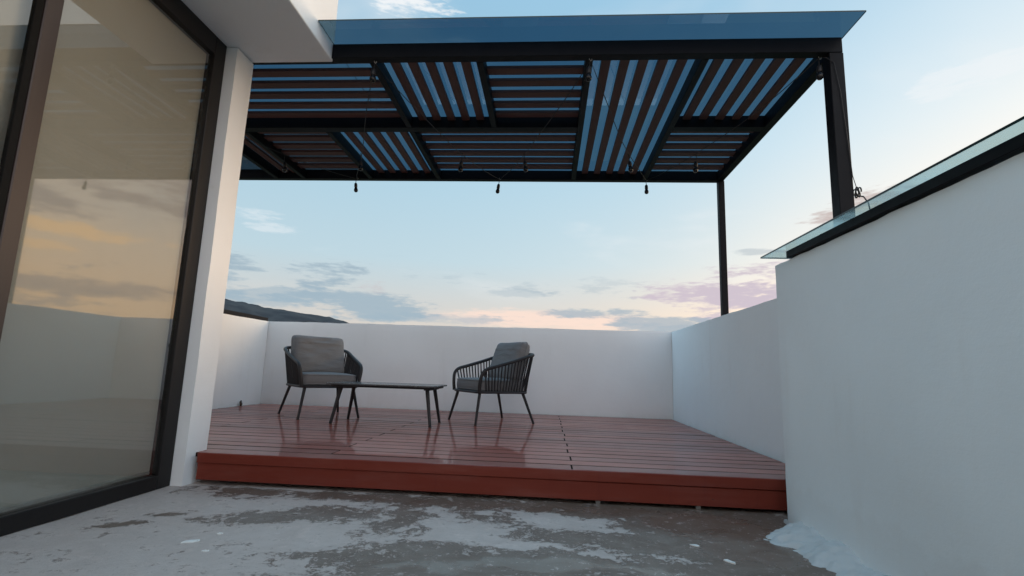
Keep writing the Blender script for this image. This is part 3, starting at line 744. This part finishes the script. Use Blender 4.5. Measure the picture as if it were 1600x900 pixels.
for sx in (-1, 1):
    box('cross_rail', (sx * .40 - .03, sx * .40 + .03, -.20, .20, .314, .3255), M_frame, tb, 0.002)
    for sy in (-1, 1):
        lg = tube('leg', [(sx * .395, sy * .165, .322), (sx * .448, sy * .213, 0.006)], 0.015, M_frame, tb, radii=[0.0185, 0.0125], n=10)
        tube('foot_cap', [(sx * .448, sy * .213, 0.007), (sx * .448, sy * .213, 0.0)], 0.0135, M_cable, lg, n=10)

# ------------------------------------------------------------------ string lights
sl = tag(empty('string_lights', (0, 4.0, P)), 'black cable of unlit bulbs strung in zigzag under the pergola slats', 'string lights')
HK = [(-3.0, 3.14, P - .005), (-2.07, 5.10, P - .01), (-1.175, 3.02, P - .012), (-0.548, 5.10, P - .012), (0.222, 3.02, P - .012), (0.958, 5.10, P - .012), (1.625, 3.03, P - .012)]
path = []; bulbs = []
for (a, b) in zip(HK, HK[1:]):
    a, b = Vector(a), Vector(b); L = (b - a).length
    seg = []
    for k in range(13):
        t = k / 12; p = a.lerp(b, t); p.z -= 0.085 * 4 * t * (1 - t); p.x += 0.008 * math.sin(t * 9 + a.x); seg.append(p)
    path += seg if not path else seg[1:]
    bulbs.append(a.lerp(b, 0.60 if a.y < b.y else 0.40) - Vector((0, 0, 0.085 * 0.96)))
    bulbs.append(Vector(b))
end = Vector(HK[-1])
tail = [end] + [end + Vector(v) for v in ((.02, -.035, -.015), (.06, -.050, -.06), (.085, -.051, -.25), (.105, -.051, -.55), (.118, -.051, -.78), (.135, -.053, -.86))]
for nm, pts_, rad in (('cable', path, 0.0029), ('cable_tail', tail, 0.0022)):
    o = tube(nm, pts_, rad, M_cable, None, n=6); o.parent = sl; o.location = -Vector(sl.location)
sock_me = lathe_me('socket', [(0.006, 0.0), (0.013, -0.006), (0.016, -0.02), (0.0165, -0.045), (0.0135, -0.052)], 12)
bulb_me = lathe_me('bulb', [(0.012, -0.050), (0.017, -0.060), (0.0215, -0.075), (0.0205, -0.088), (0.013, -0.098), (0.004, -0.102)], 12)
for me, m in ((sock_me, M_cable), (bulb_me, M_bulb)):
    me.materials.append(m)
    for p_ in me.polygons: p_.use_smooth = True
for i, b in enumerate(bulbs):
    at_rear = b.y > 5.0; drop = 0.065 if not at_rear else 0.055
    if b.y < 3.2: drop = 0.045
    if at_rear: b = b + Vector((0, -0.02, 0))
    s = link('socket', sock_me, None, sl, b - Vector((0, 0, drop)) - Vector(sl.location))
    s.rotation_euler = (random.uniform(-.15, .15), random.uniform(-.15, .15), 0)
    link('bulb', bulb_me, None, s)
    t = tube('hanging_wire', [(0, 0, drop + .004), (random.uniform(-.004, .004), 0, drop / 2), (0, 0, -0.002)], 0.0032, M_cable, s, n=6)
for h in HK[1:]:
    tt = tube('hook', [Vector(h) + Vector(v) for v in ((0, 0, .02), (0.0, 0, .004), (.008, 0, -.006), (.016, 0, 0), (.014, 0, .008))], 0.0025, M_steel, None, n=6); tt.parent = sl; tt.location = -Vector(sl.location)
# spare end of the cable coiled against the near post
coil = []
for k in range(60):
    a = k / 60 * 2 * math.pi * 2.6; r = 0.019 + 0.005 * math.sin(k * .7)
    coil.append(Vector((1.768 + r * math.cos(a) * .6, 2.972 + 0.0006 * k, 1.60 + r * 1.4 * math.sin(a))))
coil += [Vector((1.790, 2.972, 1.57)), Vector((1.808, 2.962, 1.53)), Vector((1.815, 2.958, 1.46))]
o = tube('coiled_cable', coil, 0.0042, M_cable, None, n=6); o.parent = sl; o.location = -Vector(sl.location)


# ------------------------------------------------------------------ small things on floor and walls
def plaster_spill():
    bm = bmesh.new(); nx, ny = 44, 150; g = []
    for j in range(ny):
        y = 1.50 + 1.25 * j / (ny - 1); row = []
        r = 0.035 + 0.150 * math.exp(-((y - 2.46) / 0.13) ** 2) + 0.12 * math.exp(-((y - 2.20) / 0.15) ** 2) + 0.06 * math.exp(-((y - 1.85) / 0.2) ** 2)
        if y > 2.58: r *= max(0.05, 1 - (y - 2.58) / 0.10)
        for i in range(nx):
            x = XN + 0.012 - 0.33 * i / (nx - 1); d = max(0.0, XN - x); q = Vector((x, y, 0))
            rr = r * (1 + 0.30 * noise.noise(q * 11) + 0.22 * noise.noise(q * 31))
            t = 1 - d / max(rr, 1e-3)
            lump = 0.5 + 0.5 * noise.noise(Vector((x * 7, y * 7, 3)))
            h = (0.016 + 0.085 * lump * min(1, r / 0.12)) * (max(0, t) ** 0.8) if t > 0 else -0.02 * min(1, -t * 3)
            h += (noise.noise(q * 26) * 0.010 + noise.noise(q * 70) * 0.004) * max(0, min(1, t * 3 + .3))
            row.append(bm.verts.new((x, y, FZ - 0.003 + h)))
        g.append(row)
    for A, B in zip(g, g[1:]):
        for i in range(nx - 1): bm.faces.new((A[i], B[i], B[i + 1], A[i + 1]))
    bmesh.ops.recalc_face_normals(bm, faces=bm.faces[:])
    if sum(f.normal.z for f in bm.faces) < 0: bmesh.ops.reverse_faces(bm, faces=bm.faces[:])
    tag(link('plaster_spill', me_from(bm, 'plaster_spill'), mat('rough_plaster', lambda T: m_plaster(T, (0.50, 0.54, 0.555))), smooth=True), 'lump of spilled white plaster at the foot of the near right wall', 'plaster')
plaster_spill()
def flake_me(seed, s):
    rnd = random.Random(seed); bm = bmesh.new(); n = 9
    lo = []; hi = []
    for k in range(n):
        a = 2 * math.pi * k / n; r = s * rnd.uniform(0.55, 1.1); x, y = r * math.cos(a) * 1.5, r * math.sin(a) * 0.7
        lo.append(bm.verts.new((x, y, 0))); hi.append(bm.verts.new((x * .94, y * .94, 0.003 + rnd.uniform(0, .002))))
    bm.faces.new(lo[::-1]); bm.faces.new(hi)
    for k in range(n): bm.faces.new((lo[k], lo[(k + 1) % n], hi[(k + 1) % n], hi[k]))
    return me_from(bm, 'paint_flake')
for k, (x, y, s, rz, lab) in enumerate([(-1.351, 2.010, .022, .7, 'largest white paint flake on the grey floor before the sliding door'), (-1.30, 2.115, .010, .1, 'small white paint flake just beyond the largest flake on the floor'),
        (-1.232, 1.923, .009, .5, 'small white paint flake nearer the camera than the largest flake'), (0.62, 2.30, .016, -.5, 'white paint flake on the dark damp concrete before the deck, towards the right wall'), (0.70, 2.13, .020, -.7, 'long white paint flake on the damp concrete near the spilled plaster')]):
    o = link('paint_flake', flake_me(k, s), M_chip, None, (x, y, FZ + 0.001)); o.rotation_euler = (0, 0, rz)
    tag(o, lab, 'paint flake', 'paint flakes on the floor')
sc_me = tube_me('scrap', [(0, 0, -0.004), (.006, 0, .02), (-.004, .004, .045), (.004, 0, .062)], 0.01, n=7, radii=[.010, .016, .013, .006])
tag(link('scrap', sc_me, M_scrap, None, (XL + 0.03, 5.97, 0.002), smooth=True), 'small dark brown scrap standing at the foot of the left parapet wall', 'scrap')
